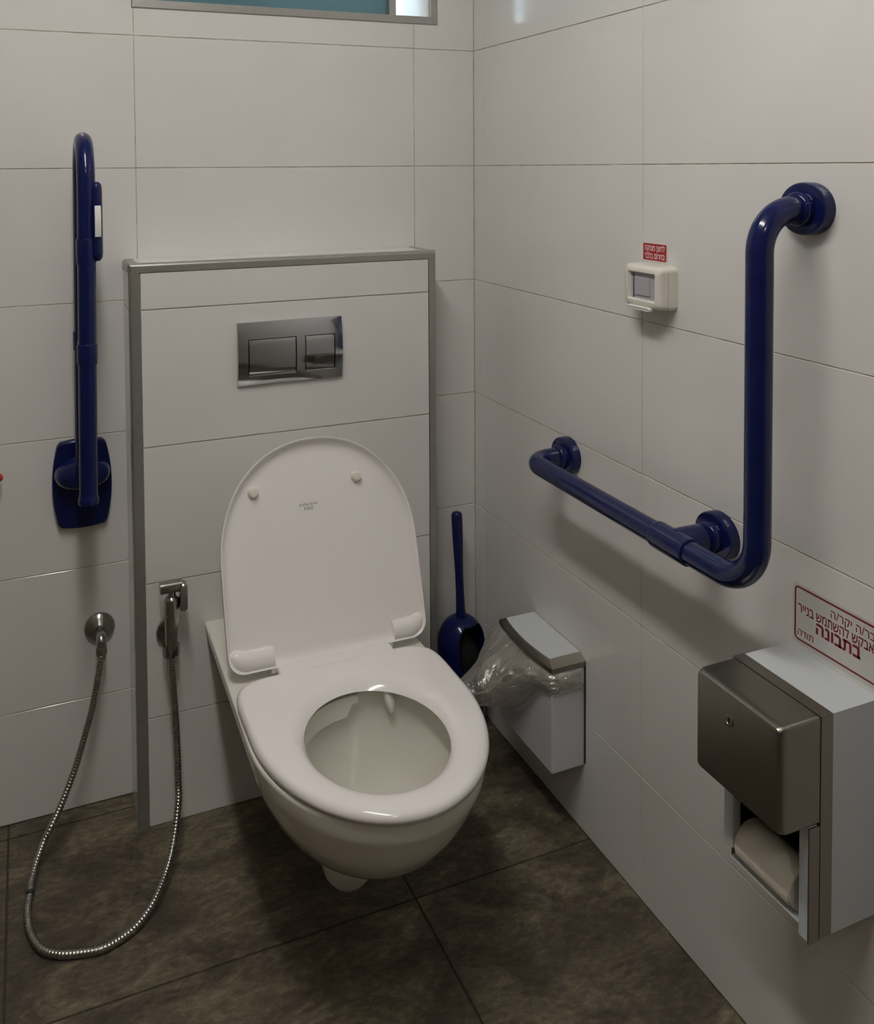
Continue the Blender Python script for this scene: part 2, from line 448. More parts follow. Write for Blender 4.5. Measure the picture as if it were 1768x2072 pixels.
# ------------------------------------------------------------------ tiled cistern boxing
D = -0.128; BX0, BX1, BZ = -0.893, -0.172, 1.2415
bxo = tag(link('wall_boxing', box((BX0 + .004, D + .004, 0), (BX1 - .004, 0.002, BZ - .004)), 'wall_grout', smooth=False),
          'white tiled cistern boxing with aluminium edge strips behind the toilet', kind='structure')
TR = 0.0235
bz = [0.0, 0.242, 0.542, 0.842, 1.142, BZ - 0.019]
for c, d in zip(bz[:-1], bz[1:]):
    off = random.uniform(-0.0002, 0.0002)
    link('tile', box((BX0 + TR, D + off, c + GAP), (BX1 - TR + .004, D + .006, d - GAP), 0.0009), 'wall_tile_glaze', bxo)
    link('tile', box((BX0, D + .012, c + GAP), (BX0 + .006, -0.001, d - GAP), 0.0009), 'wall_tile_glaze', bxo)
    link('tile', box((BX1 - .006, D + .012, c + GAP), (BX1, -0.001, d - GAP), 0.0009), 'wall_tile_glaze', bxo)
link('tile', box((BX0 + .02, D + .019, BZ - .006), (BX1 - .016, -0.001, BZ), 0.0009), 'wall_tile_glaze', bxo)
def strip_section(w1, w2, r, n=5):
    """quarter-round edge profile in the corner (0,0); legs w1 along +a, w2 along +b"""
    pts = [(w1, 0.0)] + [(r - r * math.sin(PI / 2 * k / n), r - r * math.cos(PI / 2 * k / n)) for k in range(n + 1)] + [(0.0, w2)]
    return pts + [(0.004, w2), (0.004, 0.004), (w1, 0.004)]
def edge_strip(name, p0, p1, a, b, w1, w2, r, parent, mitre=(0, 0)):
    p0, p1, a, b = Vector(p0), Vector(p1), Vector(a), Vector(b)
    t = (p1 - p0).normalized()
    sec = strip_section(w1, w2, r)
    r0 = [p0 + a * u + b * v + t * (u * mitre[0]) for u, v in sec]
    r1 = [p1 + a * u + b * v - t * (u * mitre[1]) for u, v in sec]
    return link(name, add_loft(bmesh.new(), [r0, r1]), 'brushed_aluminium', parent)
e = 0.0012
edge_strip('edge_strip', (BX0 - e, D - e, 0), (BX0 - e, D - e, BZ + e), (1, 0, 0), (0, 1, 0), TR, .013, .006, bxo, (0, 1))
edge_strip('edge_strip', (BX1 + e, D - e, 0), (BX1 + e, D - e, BZ + e), (-1, 0, 0), (0, 1, 0), TR - .004, .013, .006, bxo, (0, 1))
edge_strip('edge_strip', (BX0 - e, D - e, BZ + e), (BX1 + e, D - e, BZ + e), (0, 0, -1), (0, 1, 0), .0195, .02, .007, bxo, (1, 1))
edge_strip('edge_strip', (BX0 - e, D - e + .02, BZ + e), (BX0 - e, -.001, BZ + e), (1, 0, 0), (0, 0, -1), .022, .018, .008, bxo)
edge_strip('edge_strip', (BX1 + e, D - e + .02, BZ + e), (BX1 + e, -.001, BZ + e), (-1, 0, 0), (0, 0, -1), .017, .012, .006, bxo)

# ------------------------------------------------------------------ window
win = tag(link('window_1', box((WIN[0], 0.006, WIN[2] - .002), (WIN[1], 0.175, WIN[2] + .004)), 'plaster_white', smooth=False),
          'high window with turquoise pane and aluminium frame above the toilet', kind='structure')
link('reveal', box((WIN[0] - .001, 0.006, WIN[2]), (WIN[0] + .004, 0.175, WIN[3])), 'plaster_white', win, False)
link('reveal', box((WIN[1] - .004, 0.006, WIN[2]), (WIN[1] + .001, 0.175, WIN[3])), 'plaster_white', win, False)
link('reveal', box((WIN[0], 0.006, WIN[3] - .004), (WIN[1], 0.175, WIN[3] + .001)), 'plaster_white', win, False)
wx0, wx1, wz0, wz1 = WIN[0] - .020, WIN[1] + .020, WIN[2] - .0165, WIN[3] + .02
ee = -0.003
edge_strip('edge_strip', (wx0, ee, wz0), (wx1, ee, wz0), (0, 0, 1), (0, 1, 0), .020, .004, .003, win, (1, 1))
edge_strip('edge_strip', (wx0, ee, wz1), (wx1, ee, wz1), (0, 0, -1), (0, 1, 0), .020, .004, .003, win, (1, 1))
edge_strip('edge_strip', (wx0, ee, wz0), (wx0, ee, wz1), (1, 0, 0), (0, 1, 0), .022, .004, .003, win, (1, 1))
edge_strip('edge_strip', (wx1, ee, wz0), (wx1, ee, wz1), (-1, 0, 0), (0, 1, 0), .018, .004, .003, win, (1, 1))
zf = WIN[2] + .004
link('window_frame', box((WIN[0] + .004, .12, WIN[3] - .03), (WIN[1] - .004, .15, WIN[3] - .004), .002), 'painted_steel_white', win)
link('window_frame', box((-.62, .118, zf), (-.59, .15, WIN[3] - .03), .002), 'painted_steel_white', win)
link('pane', box((WIN[0] + .004, .128, zf), (-.62, .132, WIN[3] - .03)), 'pane_clear', win, False)
link('pane', box((-.59, .128, zf), (WIN[1] - .004, .132, WIN[3] - .03)), 'pane_clear', win, False)
# inner turquoise sliding sash
link('sash_frame', box((-.822, .052, zf), (-.811, .085, WIN[3] - .004), .001), 'plastic_dark', win)
link('sash_frame', box((-.811, .060, zf), (-.806, .078, WIN[3] - .004), .001), 'painted_steel_white', win)
link('sash_frame', box((-.218, .046, zf), (-.199, .085, WIN[3] - .004), .002), 'brushed_aluminium', win)
link('sash_foot', box((-.219, .044, zf - .001), (-.198, .087, zf + .005), .001), 'plastic_dark', win)
link('pane', box((-.806, .066, zf + .007), (-.218, .070, WIN[3] - .004)), 'pane_turquoise', win, False)

# ------------------------------------------------------------------ ceiling lamp and added fill lamp (above the frame)
for (lx, ly), where in zip(LAMPS, ('nearer the toilet', 'added as unseen fill behind the photographer')):
    lp = thing('ceiling_lamp', 'long white LED batten on the ceiling, ' + where, 'lamp', (lx, ly, CEIL), 'ceiling battens')
    hl = .55 if ly > -2 else .10  # the short one is the added fill lamp
    link('housing', box((lx - .045, ly - hl - .02, CEIL - .045), (lx + .045, ly + hl + .02, CEIL - .0005), .004), 'plastic_white', lp)
    dif = [[(lx + .06 * math.cos(PI + PI * k / 12), y_, CEIL - .046 + .05 * math.sin(PI + PI * k / 12)) for k in range(13)] for y_ in (ly - hl, ly + hl)]
    link('diffuser', add_loft(bmesh.new(), dif), 'lamp_diffuser', lp)

# ------------------------------------------------------------------ toilet
TX = -0.54
toilet = thing('toilet', 'white wall-hung toilet with raised lid, fixed to the tiled boxing', 'toilet', (TX, D, 0.0))
def interp(tab, z):
    for (a, b) in zip(tab[:-1], tab[1:]):
        if a[0] >= z >= b[0]:
            t = (a[0] - z) / (a[0] - b[0]) if a[0] != b[0] else 0
            return [p + (q - p) * t for p, q in zip(a, b)]
    return list(tab[-1])
def smooth_tab(tab, n=5):
    pts = bez([Vector(r[:3]) for r in tab], n); ps2 = bez([Vector((r[3], r[4], 0)) for r in tab], n)
    return [(p.x, p.y, p.z, q.x, q.y) for p, q in zip(pts, ps2)]
# z, half width, front y, y of widest, rear half-width factor
SEC = [(.430, .213, -.873, -.600, .955), (.405, .210, -.872, -.595, .95), (.385, .205, -.864, -.59, .945), (.33, .188, -.834, -.56, .94), (.27, .160, -.777, -.53, .93), (.22, .126, -.703, -.50, .92),
       (.195, .097, -.642, -.47, .90), (.183, .065, -.59, -.45, .85), (.180, .03, -.53, -.44, .8)]
def bowl_ring(z, w, yf, yc, kb, yb=D, n=28, nb=8):
    pts = []
    for k in range(n + 1):
        t = PI * k / n
        pts.append((TX + w * math.cos(t), yc + (yf - yc) * math.sin(t), z))
    for k in range(1, nb):
        s = k / nb
        pts.append((TX - w * (1 + (kb - 1) * s), yc + (yb - yc) * s, z))
    pts.append((TX - w * kb, yb, z)); 
    for k in range(1, 4): pts.append((TX - w * kb + 2 * w * kb * k / 4, yb, z))
    pts.append((TX + w * kb, yb, z))
    for k in range(nb - 1, 0, -1):
        s = k / nb
        pts.append((TX + w * (1 + (kb - 1) * s), yc + (yb - yc) * s, z))
    return pts
HC, HW, HL = -0.668, 0.152, 0.174          # inner opening of the bowl
bm = bmesh.new()
rings = [bowl_ring(*r) for r in smooth_tab(SEC, 4)]
# rounded rim going in over the top, then the inside of the bowl
z0, w0, f0, c0, k0 = SEC[0]
top1 = bowl_ring(z0 + .004, w0 - .004, f0 + .004, c0, k0)
def inner_ring(z, hw, hl, hc, n=len(rings[0])):
    out = []
    for p in rings[0]:
        a = math.atan2(p[1] - HC, p[0] - TX)
        # same number of points, arranged by bearing
        out.append((TX + hw * math.cos(a), hc + hl * math.sin(a), z))
    return out
rings = rings[::-1] + [top1, inner_ring(.434, HW + .012, HL + .012, HC), inner_ring(.430, HW + .002, HL + .002, HC), inner_ring(.40, HW, HL, HC),
        inner_ring(.35, HW * .97, HL * .97, HC), inner_ring(.30, HW * .86, HL * .87, HC + .01), inner_ring(.26, HW * .66, HL * .7, HC + .03),
        inner_ring(.235, HW * .42, HL * .48, HC + .05), inner_ring(.20, HW * .3, HL * .33, HC + .055)]
add_loft(bm, rings)
bowl = link('bowl', bm, 'vitreous_china', toilet, angle=60)
nk = []
for z, rx, ry, yc in ((.21, .064, .080, -.49), (.15, .060, .070, -.495), (.11, .055, .062, -.497), (.08, .047, .052, -.50), (.065, .037, .040, -.502), (.056, .024, .026, -.503), (.053, .008, .01, -.503)):
    nk.append([(TX + rx * math.cos(2 * PI * k / 32), yc + ry * math.sin(2 * PI * k / 32), z) for k in range(32)])
link('outlet_skirt', add_loft(bmesh.new(), nk), 'vitreous_china', toilet, angle=60)
# water in the sump
link('water', lathe((TX, HC + .05, .243), (0, 0, 1), [(0, .058), (.001, .058)], 32, 1.0, 1.25, u=(1, 0, 0)), 'pane_clear', bowl)
# rimless flush guide: a shelf under the back rim with a step cut in it
bm = bmesh.new(); fr_, bk_ = [], []
prof = []
for k in range(41):
    s = k / 40; a = PI * (0.90 - 0.45 * s)
    drop = .040
    if s < .06: drop = .022 + .018 * (s / .06)
    elif s > .88: drop = .040 - .024 * min(1, (s - .88) / .05)
    prof.append((a, drop))
gr = []
for a, dr_ in prof:
    o1 = (TX + (HW + .001) * math.cos(a), HC + (HL + .001) * math.sin(a)); i1 = (TX + (HW - .019) * math.cos(a), HC + (HL - .019) * math.sin(a))
    gr.append([(o1[0], o1[1], .428), (i1[0], i1[1], .428), (i1[0], i1[1], .428 - dr_), (o1[0], o1[1], .428 - dr_ - .002)])
add_loft(bm, gr)
link('flush_guide', bm, 'vitreous_china', bowl, angle=40)
dp = bez([(TX + .072, -.532, .436), (TX + .075, -.537, .422), (TX + .078, -.540, .408), (TX + .079, -.541, .394)], 4)
link('limescale_drip', tube(dp, [.006, .007, .008, .0085, .009, .0095, .009, .0085, .008, .007, .006, .005, .003][:len(dp)], 8), 'silicone_drip', bowl)
# seat
SZ0, SZ1 = .437, .457
def seat_outer(n=96):
    out = []
    for k in range(n):
        a = 2 * PI * k / n + PI / 2
        c, s = math.cos(a), math.sin(a)
        if s <= 0:   # front half: ellipse about y=-.60
            out.append((.2105 * c, -.600 + .286 * s))
        else:        # back half: rounded box up to y=-.424
            h = .176; p = 7.0
            r = 1.0 / ((abs(c) ** p + abs(s) ** p) ** (1 / p))
            out.append((.2105 * c * r, -.600 + h * s * r))
    return out
def seat_inner(n=96, g=0.0):
    return [((.126 + g) * math.cos(2 * PI * k / n + PI / 2), -.668 + (.147 + g) * math.sin(2 * PI * k / n + PI / 2)) for k in range(n)]
so, si = seat_outer(), seat_inner()
def seat_ring(f, z, dz=None):
    """f: 0 at the outer edge, 1 at the inner edge, measured in metres from either edge"""
    out = []
    for (ox, oy), (ix, iy) in zip(so, si):
        d = Vector((ix - ox, iy - oy)); l = d.length; d /= l
        q = f if f >= 0 else l + f
        out.append((TX + ox + d.x * q, oy + d.y * q, z))
    return out
T_ = SZ1 - SZ0
srs = [seat_ring(.006, SZ0), seat_ring(.001, SZ0 + .003), seat_ring(.0, SZ0 + .009), seat_ring(.003, SZ1 - .005), seat_ring(.009, SZ1 - .0012), seat_ring(.018, SZ1),
       seat_ring(-.040, SZ1), seat_ring(-.028, SZ1 - .0015), seat_ring(-.016, SZ1 - .0055), seat_ring(-.006, SZ1 - .012), seat_ring(-.0005, SZ0 + .002), seat_ring(-.006, SZ0)]
bm = add_loft(bmesh.new(), srs + [srs[0]], True, False, False)
bmesh.ops.remove_doubles(bm, verts=bm.verts, dist=1e-6)
seat = link('seat', bm, 'duroplast_white', toilet, angle=60)
# rear tongue of the seat that reaches back between the lid lugs
link('hinge_tongue', box((TX - .112, -.440, SZ0 + .002), (TX + .130, -.385, SZ1 - .0006), .006, 3), 'duroplast_white', seat)
# lid: leaning back, rim turned towards the viewer
LK = .33                                     # lean: y gains per metre of height
ln = Vector((0, LK, 1)).normalized()         # up along the lid
lnm = Vector((0, -1, LK)).normalized()       # towards the viewer
LB = Vector((TX + .005, -.393, .449))               # middle of the lower edge
LH = .434
def lid_outline(n=72):
    """(across, up): rounded lower corners, nearly straight sides, half ellipse on top"""
    out = []
    hw, r = .2135, .034
    for k in range(9):
        a = -PI / 2 + PI / 2 * k / 8
        out.append((hw - .001 - r + r * math.cos(a), r + r * math.sin(a)))
    yc, b = .205, LH - .205
    out.append((hw, .12))
    for k in range(n + 1):
        a = PI * k / n
        out.append((hw * math.copysign(abs(math.cos(a)) ** .93, math.cos(a)), yc + b * math.sin(a) ** .97 if 0 < k < n else yc))
    out.append((-hw, .12))
    for k in range(9):
        a = PI + PI / 2 * k / 8
        out.append((-hw + .001 + r + r * math.cos(a), r + r * math.sin(a)))
    return out
lo = lid_outline()
def lid_ring(inset, off):
    pts = []
    c = Vector((0, .22))
    for x, y in lo:
        v = Vector((x, y)); d = (c - v).normalized(); v = v + d * inset
        p = LB + Vector((1, 0, 0)) * v.x + ln * v.y + lnm * off
        pts.append(p)
    return pts
lr = [lid_ring(.07, -.010), lid_ring(.03, -.009), lid_ring(.010, -.004), lid_ring(.002, .004), lid_ring(.0, .012), lid_ring(.0012, .0155), lid_ring(.0035, .0155),
      lid_ring(.006, .012), lid_ring(.011, .005), lid_ring(.019, .001), lid_ring(.032, .0), lid_ring(.08, .0)]
lid = link('lid', add_loft(bmesh.new(), lr), 'duroplast_white', toilet, angle=60)
def on_lid(x, y, off): return LB + Vector((1, 0, 0)) * x + ln * y + lnm * off
for bx_, by_ in ((-.1333, .337), (.0949, .340)):
    p = on_lid(bx_, by_, 0)
    link('bumper', lathe(p, lnm, [(0, .0115), (.004, .011), (.010, .0095), (.0125, .008), (.0135, .0)], 20), 'plastic_ivory', lid)
# lower corner lugs beside the hinge
for x0, x1 in ((-.207, -.119), (.137, .209)):
    bm = bmesh.new(); sec = []
    for t in range(11):
        x = x0 + (x1 - x0) * t / 10
        edge = min(1.0, (x - x0 if x0 < 0 else x1 - x) / .03)
        r = .019 * (0.35 + .65 * math.sqrt(max(0, 1 - (1 - edge) ** 2)))
        c = on_lid(x, .020 + (1 - edge) * .012, .0025)
        sec.append([c + lnm * r * .85 * math.cos(2 * PI * k / 16) + ln * r * 1.12 * math.sin(2 * PI * k / 16) for k in range(16)])
    add_loft(bm, sec); link('hinge_lug', bm, 'duroplast_white', lid, angle=50)
for hx in (-.112, .131):
    link('hinge_pin', tube([(TX + hx - .010, -.396, .449), (TX + hx + .006, -.396, .449)], .010, 16), 'duroplast_white', toilet)
pr = on_lid(-.027, .305, .0004)
text_mesh('antibacterial', .0100, on_lid(-.0170, .2955, .0003), (1, 0, 0), ln, 'ink_grey', 'print', lid, fit=.040)
text_mesh('KOLO', .0092, on_lid(-.0165, .2868, .0003), (1, 0, 0), ln, 'ink_grey', 'print', lid, bold=.02, fit=.020)

# ------------------------------------------------------------------ flush plate
fpx0, fpx1, fz0, fz1 = -.6635, -.4180, .958, 1.100
fp = thing('flush_plate', 'chrome dual flush plate with two buttons on the tiled boxing', 'flush plate', ((fpx0 + fpx1) / 2, D, fz0))
cxp = (fpx0 + fpx1) / 2
def bow(x, z):
    """gentle convex bow of the plate about a horizontal axis"""
    t = (z - (fz0 + fz1) / 2) / ((fz1 - fz0) / 2)
    return D - .0075 - .0085 * (1 - t * t)
def bowed_panel(x0, x1, z0, z1, lift, thick, nz=14, bev=.0012):
    rings_ = []
    for k in range(nz + 1):
        z = z0 + (z1 - z0) * k / nz
        y = bow(0, z) - lift
        i = bev if k in (0, nz) else 0
        rings_.append([(x0 + i, y + thick, z), (x0, y + bev, z), (x0 + bev, y + i * .6, z), (x1 - bev, y + i * .6, z), (x1, y + bev, z), (x1 - i, y + thick, z)])
    return add_loft(bmesh.new(), rings_)
b1 = (-.6390, -.5300, .984, 1.0605); b2 = (-.5070, -.4375, .9835, 1.0605)
g = .0016
# plate built as the pieces around the two button wells
plate = bmesh.new()
xs = [fpx0, b1[0] - g, b1[1] + g, b2[0] - g, b2[1] + g, fpx1]
zs = [fz0] + [b1[2] - g + (b1[3] - b1[2] + 2 * g) * k / 10 for k in range(11)] + [fz1]
zs = [fz0 + (zs[1] - fz0) * k / 4 for k in range(4)] + zs[1:-1] + [zs[-2] + (fz1 - zs[-2]) * (k + 1) / 6 for k in range(6)]
V = {}
def pv(i, j):
    if (i, j) not in V: V[(i, j)] = plate.verts.new((xs[i], bow(0, zs[j]), zs[j]))
    return V[(i, j)]
for i in range(5):
    for j in range(len(zs) - 1):
        zc = (zs[j] + zs[j + 1]) / 2
        if i in (1, 3) and b1[2] - g < zc < b1[3] + g: continue
        plate.faces.new((pv(i, j), pv(i + 1, j), pv(i + 1, j + 1), pv(i, j + 1)))
ex = bmesh.ops.extrude_edge_only(plate, edges=[e_ for e_ in plate.edges if e_.is_boundary])
for v in ex['geom']:
    if isinstance(v, bmesh.types.BMVert): v.co.y = D - .0015
link('plate', plate, 'chrome', fp, angle=30)
link('button_well', box((b1[0] - .004, D - .003, b1[2] - .004), (b2[1] + .004, D - .0005, b1[3] + .004)), 'plastic_dark', fp, False)
for bb in (b1, b2):
    bt = bowed_panel(bb[0], bb[1], bb[2], bb[3], .0006, .008)
    bo = link('flush_button', bt, 'chrome', fp, angle=30)
    # raised lower lip that catches the light
    zl = bb[2] - .006
    link('button_lip', box((bb[0], bow(0, zl) - .0022, zl), (bb[1], bow(0, zl) + .001, zl + .0038), .0008), 'chrome', bo)

# ------------------------------------------------------------------ folding grab rail on the back wall
fr0 = thing('folding_grab_rail', 'navy blue folding grab rail swung up against the back wall', 'grab rail', (-.989, 0, .644))
cxr, czr = -.990, .745
outl = []
def plate_w(t): return .0505 + .0130 * (1 - t * t)          # bowed sides
def plate_h(t): return .0945 + .0055 * (1 - t * t)          # bowed ends
NP = 12
for k in range(NP + 1):
    t = -.93 + 1.86 * k / NP; outl.append((plate_w(t), .0945 * t))
for k in range(NP + 1):
    t = .90 - 1.80 * k / NP; outl.append((.0505 * t, plate_h(t)))
for k in range(NP + 1):
    t = .93 - 1.86 * k / NP; outl.append((-plate_w(t), .0945 * t))
for k in range(NP + 1):
    t = -.90 + 1.80 * k / NP; outl.append((.0505 * t, -plate_h(t)))
bm = add_loft(bmesh.new(), [[(cxr + x * q, y, czr + z * q) for x, z in outl] for y, q in ((-.0005, 1.0), (-.012, 1.0), (-.016, .985), (-.018, .955))])
link('wall_plate', bm, 'navy_nylon', fr0, angle=50)
hs = []
for y, q, qz in ((-.016, 1.0, 1.0), (-.030, .99, .98), (-.046, .93, .90), (-.058, .80, .74), (-.066, .58, .5), (-.069, .25, .2)):
    hs.append([(cxr + .059 * q * math.copysign(abs(math.cos(2 * PI * k / 40)) ** .8, math.cos(2 * PI * k / 40)), y, .772 + .036 * qz * math.sin(2 * PI * k / 40)) for k in range(40)])
link('hinge_housing', add_loft(bmesh.new(), hs), 'navy_nylon', fr0, angle=50)
RT = .0178
yB, yF, zT = -.062, -.222, 1.5235 - RT
xt = lambda z: -.989 + .007 * (z - .77) / .75
arc = [(xt(zT), (yB + yF) / 2 + (yB - yF) / 2 * math.cos(PI * k / 20), zT - .085 + .085 * math.sin(PI * k / 20)) for k in range(21)]
path = dense([Vector((xt(.76), yB, .76)), Vector(arc[0])], .05) + [Vector(a) for a in arc[1:]] + dense([Vector(arc[-1]), Vector((xt(.782), yF, .782))], .05)[1:]
link('rail_loop', tube(path, RT, 22), 'navy_nylon', fr0, angle=50)
link('end_cap', lathe((xt(.78), yF, .790), (0, 0, -1), [(0, RT), (.008, .0202), (.014, .0205), (.019, .0185), (.021, .012), (.0215, 0)], 24), 'navy_nylon', fr0, angle=50)
link('cross_brace', tube([(xt(1.075), yB, 1.075), (xt(1.075), yF, 1.075)], .0135, 16), 'navy_nylon', fr0, angle=50)
for yy in (yB, yF):
    link('collar', lathe((xt(1.075), yy, 1.053), (0, 0, 1), [(0, RT), (.004, .0198), (.040, .0198), (.044, RT)], 22), 'navy_nylon', fr0, angle=50)
link('pivot_arm', box((-1.004, -.19, .785), (-.976, -.05, .83), .008, 3), 'navy_nylon', fr0)
# call-button grip clipped to the front tube
gx = -.9635
gp = []
for z, q in ((1.262, .25), (1.264, .6), (1.270, .9), (1.280, 1.0), (1.405, 1.0), (1.415, .9), (1.420, .6), (1.4215, .25)):
    gp.append([(gx + .0118 * q * math.cos(2 * PI * k / 24), yF - .003 + .016 * q * math.sin(2 * PI * k / 24), z) for k in range(24)])
grip = link('button_grip', add_loft(bmesh.new(), gp), 'navy_nylon', fr0, angle=50)
for zz in (1.276, 1.408):
    link('grip_mount', tube([(-.986, yF - .002, zz), (gx, yF - .002, zz)], .008, 12), 'plastic_white', grip)
wr = []
for k in range(13):
    s = k / 12; z = 1.312 + .062 * s; b_ = .0045 * math.sin(PI * s)
    wr.append([(gx - .0045, yF - .0215 - b_, z), (gx + .0072, yF - .0205 - b_, z), (gx + .0072, yF - .008, z), (gx - .0045, yF - .008, z)])
link('rocker', add_loft(bmesh.new(), wr), 'plastic_white', grip, angle=40)
link('collar', lathe((xt(1.27), yF, 1.255), (0, 0, 1), [(0, RT), (.006, .0195), (.048, .0195), (.054, RT)], 22), 'navy_nylon', fr0, angle=50)

# ------------------------------------------------------------------ red pull-cord knob at the left edge of view
pc = thing('pull_cord', 'red knob of an alarm pull cord hanging left of the folding rail', 'pull cord', (-1.1600, -.03, .778))
link('knob', lathe((-1.1600, -.03, .7775), (0, 0, 1), [(0, 0), (.0008, .004), (.004, .008), (.0085, .0095), (.013, .008), (.0165, .005), (.018, .002)], 24), 'red_plastic', pc)
link('cord', tube([(-1.1600, -.03, .79), (-1.1600, -.03, CEIL - .03)], .0012, 8), 'cord_white', pc)
link('ceiling_switch', lathe((-1.16, -.03, CEIL), (0, 0, -1), [(0, .04), (.025, .04), (.032, .03), (.034, .0)], 28), 'plastic_white', pc)

# ------------------------------------------------------------------ bidet sprayer with its hose
sp = thing('bidet_sprayer', 'steel hand bidet sprayer with ribbed metal hose looping across the floor', 'sprayer', (-.9585, 0, .404))
link('wall_flange', lathe((-.9585, 0, .404), (0, -1, 0), [(0, .036), (.002, .0358), (.006, .033), (.011, .026), (.016, .0185), (.019, .0145), (.020, .013)], 40, .94, 1.0), 'chrome_dull', sp)
link('outlet_elbow', tube(fillet([(-.9585, -.015, .404), (-.9585, -.050, .404), (-.9588, -.051, .372)], .013, 8), .0105, 18), 'chrome_dull', sp)
link('hose_nut', lathe((-.9588, -.051, .386), (0, 0, -1), [(0, .0115), (.003, .0132), (.013, .0132), (.017, .0112), (.030, .0088)], 6), 'chrome_dull', sp)
HOSE = [(-0.9588, -0.051, 0.372), (-0.962, -0.058, 0.3543), (-0.9811, -0.07, 0.2648), (-0.9993, -0.08, 0.2085), (-1.0225, -0.095, 0.1467), (-1.0515, -0.12, 0.0948), (-1.0712, -0.14, 0.069), (-1.0873, -0.155, 0.0493), (-1.1058, -0.2, 0.0306), (-1.1141, -0.248, 0.0209), (-1.1189, -0.293, 0.0136), (-1.1131, -0.3388, 0.0085), (-1.0948, -0.3814, 0.0085), (-1.0698, -0.4021, 0.0085), (-1.0379, -0.4143, 0.0085), (-0.9944, -0.4223, 0.0085), (-0.9584, -0.4131, 0.0085), (-0.9223, -0.395, 0.0125), (-0.8868, -0.36, 0.0236), (-0.8572, -0.31, 0.0383), (-0.837, -0.27, 0.0702), (-0.8228, -0.235, 0.118), (-0.8206, -0.22, 0.1472), (-0.8194, -0.208, 0.2017), (-0.8199, -0.197, 0.2579), (-0.8233, -0.187, 0.3465), (-0.8252, -0.180, 0.4002)]
hp = bez(HOSE, 14)
# resample evenly, three rings to each rib
cum = [0]
for a, b in zip(hp[:-1], hp[1:]): cum.append(cum[-1] + (b - a).length)
step = .0021; pts = []; i = 0; s = 0
while s < cum[-1]:
    while cum[i + 1] < s: i += 1
    pts.append(hp[i].lerp(hp[i + 1], (s - cum[i]) / (cum[i + 1] - cum[i]))); s += step
rad = [(.0060, .0076, .0076)[k % 3] for k in range(len(pts))]
hose = link('hose', tube(pts, rad, 12), 'hose_steel', sp, angle=80, weighted=False)
# small black band round the hose
kb = min(range(len(pts)), key=lambda k: (pts[k] - Vector((-1.1141, -.248, .0209))).length)
link('hose_band', tube(pts[kb - 1:kb + 3], .0088, 14), 'plastic_dark', hose)
sy = D - .050
link('handle', lathe((-.8248, sy, .398), (.02, -.02, 1), [(0, .0090), (.004, .0115), (.014, .0120), (.022, .0140), (.030, .0130), (.10, .0155), (.126, .0160), (.130, .0135), (.134, .010)], 28), 'chrome_dull', sp)
link('neck', tube([(-.8222, sy - .002, .522), (-.8218, sy - .003, .548)], .0085, 16), 'chrome_dull', sp)
hd = rrect(.026, .024, .009, 5)
bm = add_loft(bmesh.new(), [[(x, sy - .003 + a, .553 + b) for a, b in hd] for x in (-.847, -.845, -.803, -.801)])
link('spray_head', bm, 'chrome_dull', sp, angle=40)
lv = []
for dy, q in ((-.013, .90), (-.010, 1), (.010, 1), (.013, .90)):
    lv.append([(-.7985 + dx * q, sy - .006 + dy, .5295 + dz * q) for dx, dz in rrect(.0165, .060, .0075, 5)])
link('trigger', add_loft(bmesh.new(), lv), 'chrome_dull', sp, angle=40)
hb_ = thing('sprayer_holder', 'chrome wall hook holding the hand sprayer on the boxing', 'holder', (-.826, D, .425))
oo = []
for k in range(40):
    a = 2 * PI * k / 40
    oo.append((.021 * math.cos(a) * (1 + .10 * math.cos(2 * a)), .031 * math.sin(a)))
link('back_plate', add_loft(bmesh.new(), [[(-.827 + x * q, y, .430 + z * q) for x, z in oo] for y, q in ((D - .0003, 1), (D - .006, 1), (D - .008, .93))]), 'chrome_dull', hb_, angle=40)
cr = []
for k in range(13):
    a = PI * (-.30 + 1.60 * k / 12)
    ca, sa = math.cos(a), math.sin(a)
    cr.append([(-.8248 + r * ca, sy + .002 + r * sa, z) for r, z in ((.0142, .402), (.0180, .402), (.0180, .424), (.0142, .424))])
link('clip', add_loft(bmesh.new(), cr), 'chrome_dull', hb_, angle=40)
link('stem', box((-.832, D - .038, .404), (-.818, D - .004, .422), .003), 'chrome_dull', hb_)

# ------------------------------------------------------------------ L-shaped grab bar on the right wall
gb = thing('grab_bar', 'navy blue L-shaped grab bar on the right wall', 'grab bar', (0, -1.105, .81))
GX, GZ, GY0, GY1, GZT, GR = -.100, .812, -.452, -1.105, 1.380, .0198
bar = fillet([(-.012, GY0, GZ), (GX, GY0, GZ), (GX, GY1, GZ), (GX, GY1, GZT), (-.012, GY1, GZT)], [.045, .075, .062], 14)
link('bar', tube(dense(bar, .05), GR, 24), 'navy_nylon', gb, angle=50)
def flange(y, z):
    return link('wall_flange', lathe((0, y, z), (-1, 0, 0), [(-.0005, .0400), (.016, .0400), (.0195, .0385), (.0205, .036), (.0205, .026)], 44, 1.12, 1.0, u=(0, 1, 0)), 'navy_nylon', gb, angle=40)
for y, z in ((GY0, GZ), (-.920, GZ), (GY1, GZT)): 
    fl = flange(y, z)
    link('socket_ring', lathe((0, y, z), (-1, 0, 0), [(.018, .0265), (.030, .0262), (.034, .0238), (.036, GR)], 30), 'navy_nylon', fl, angle=40)
link('tee_sleeve', lathe((GX, -.872, GZ), (0, -1, 0), [(0, GR), (.003, .0225), (.008, .0235), (.082, .0235), (.087, .0228), (.089, GR)], 28), 'navy_nylon', gb, angle=40)
link('tee_branch', lathe((-.03, -.920, GZ), (-1, 0, 0), [(0, .0215), (.012, .0215), (.016, .0245), (.07, .0245)], 28), 'navy_nylon', gb, angle=40)

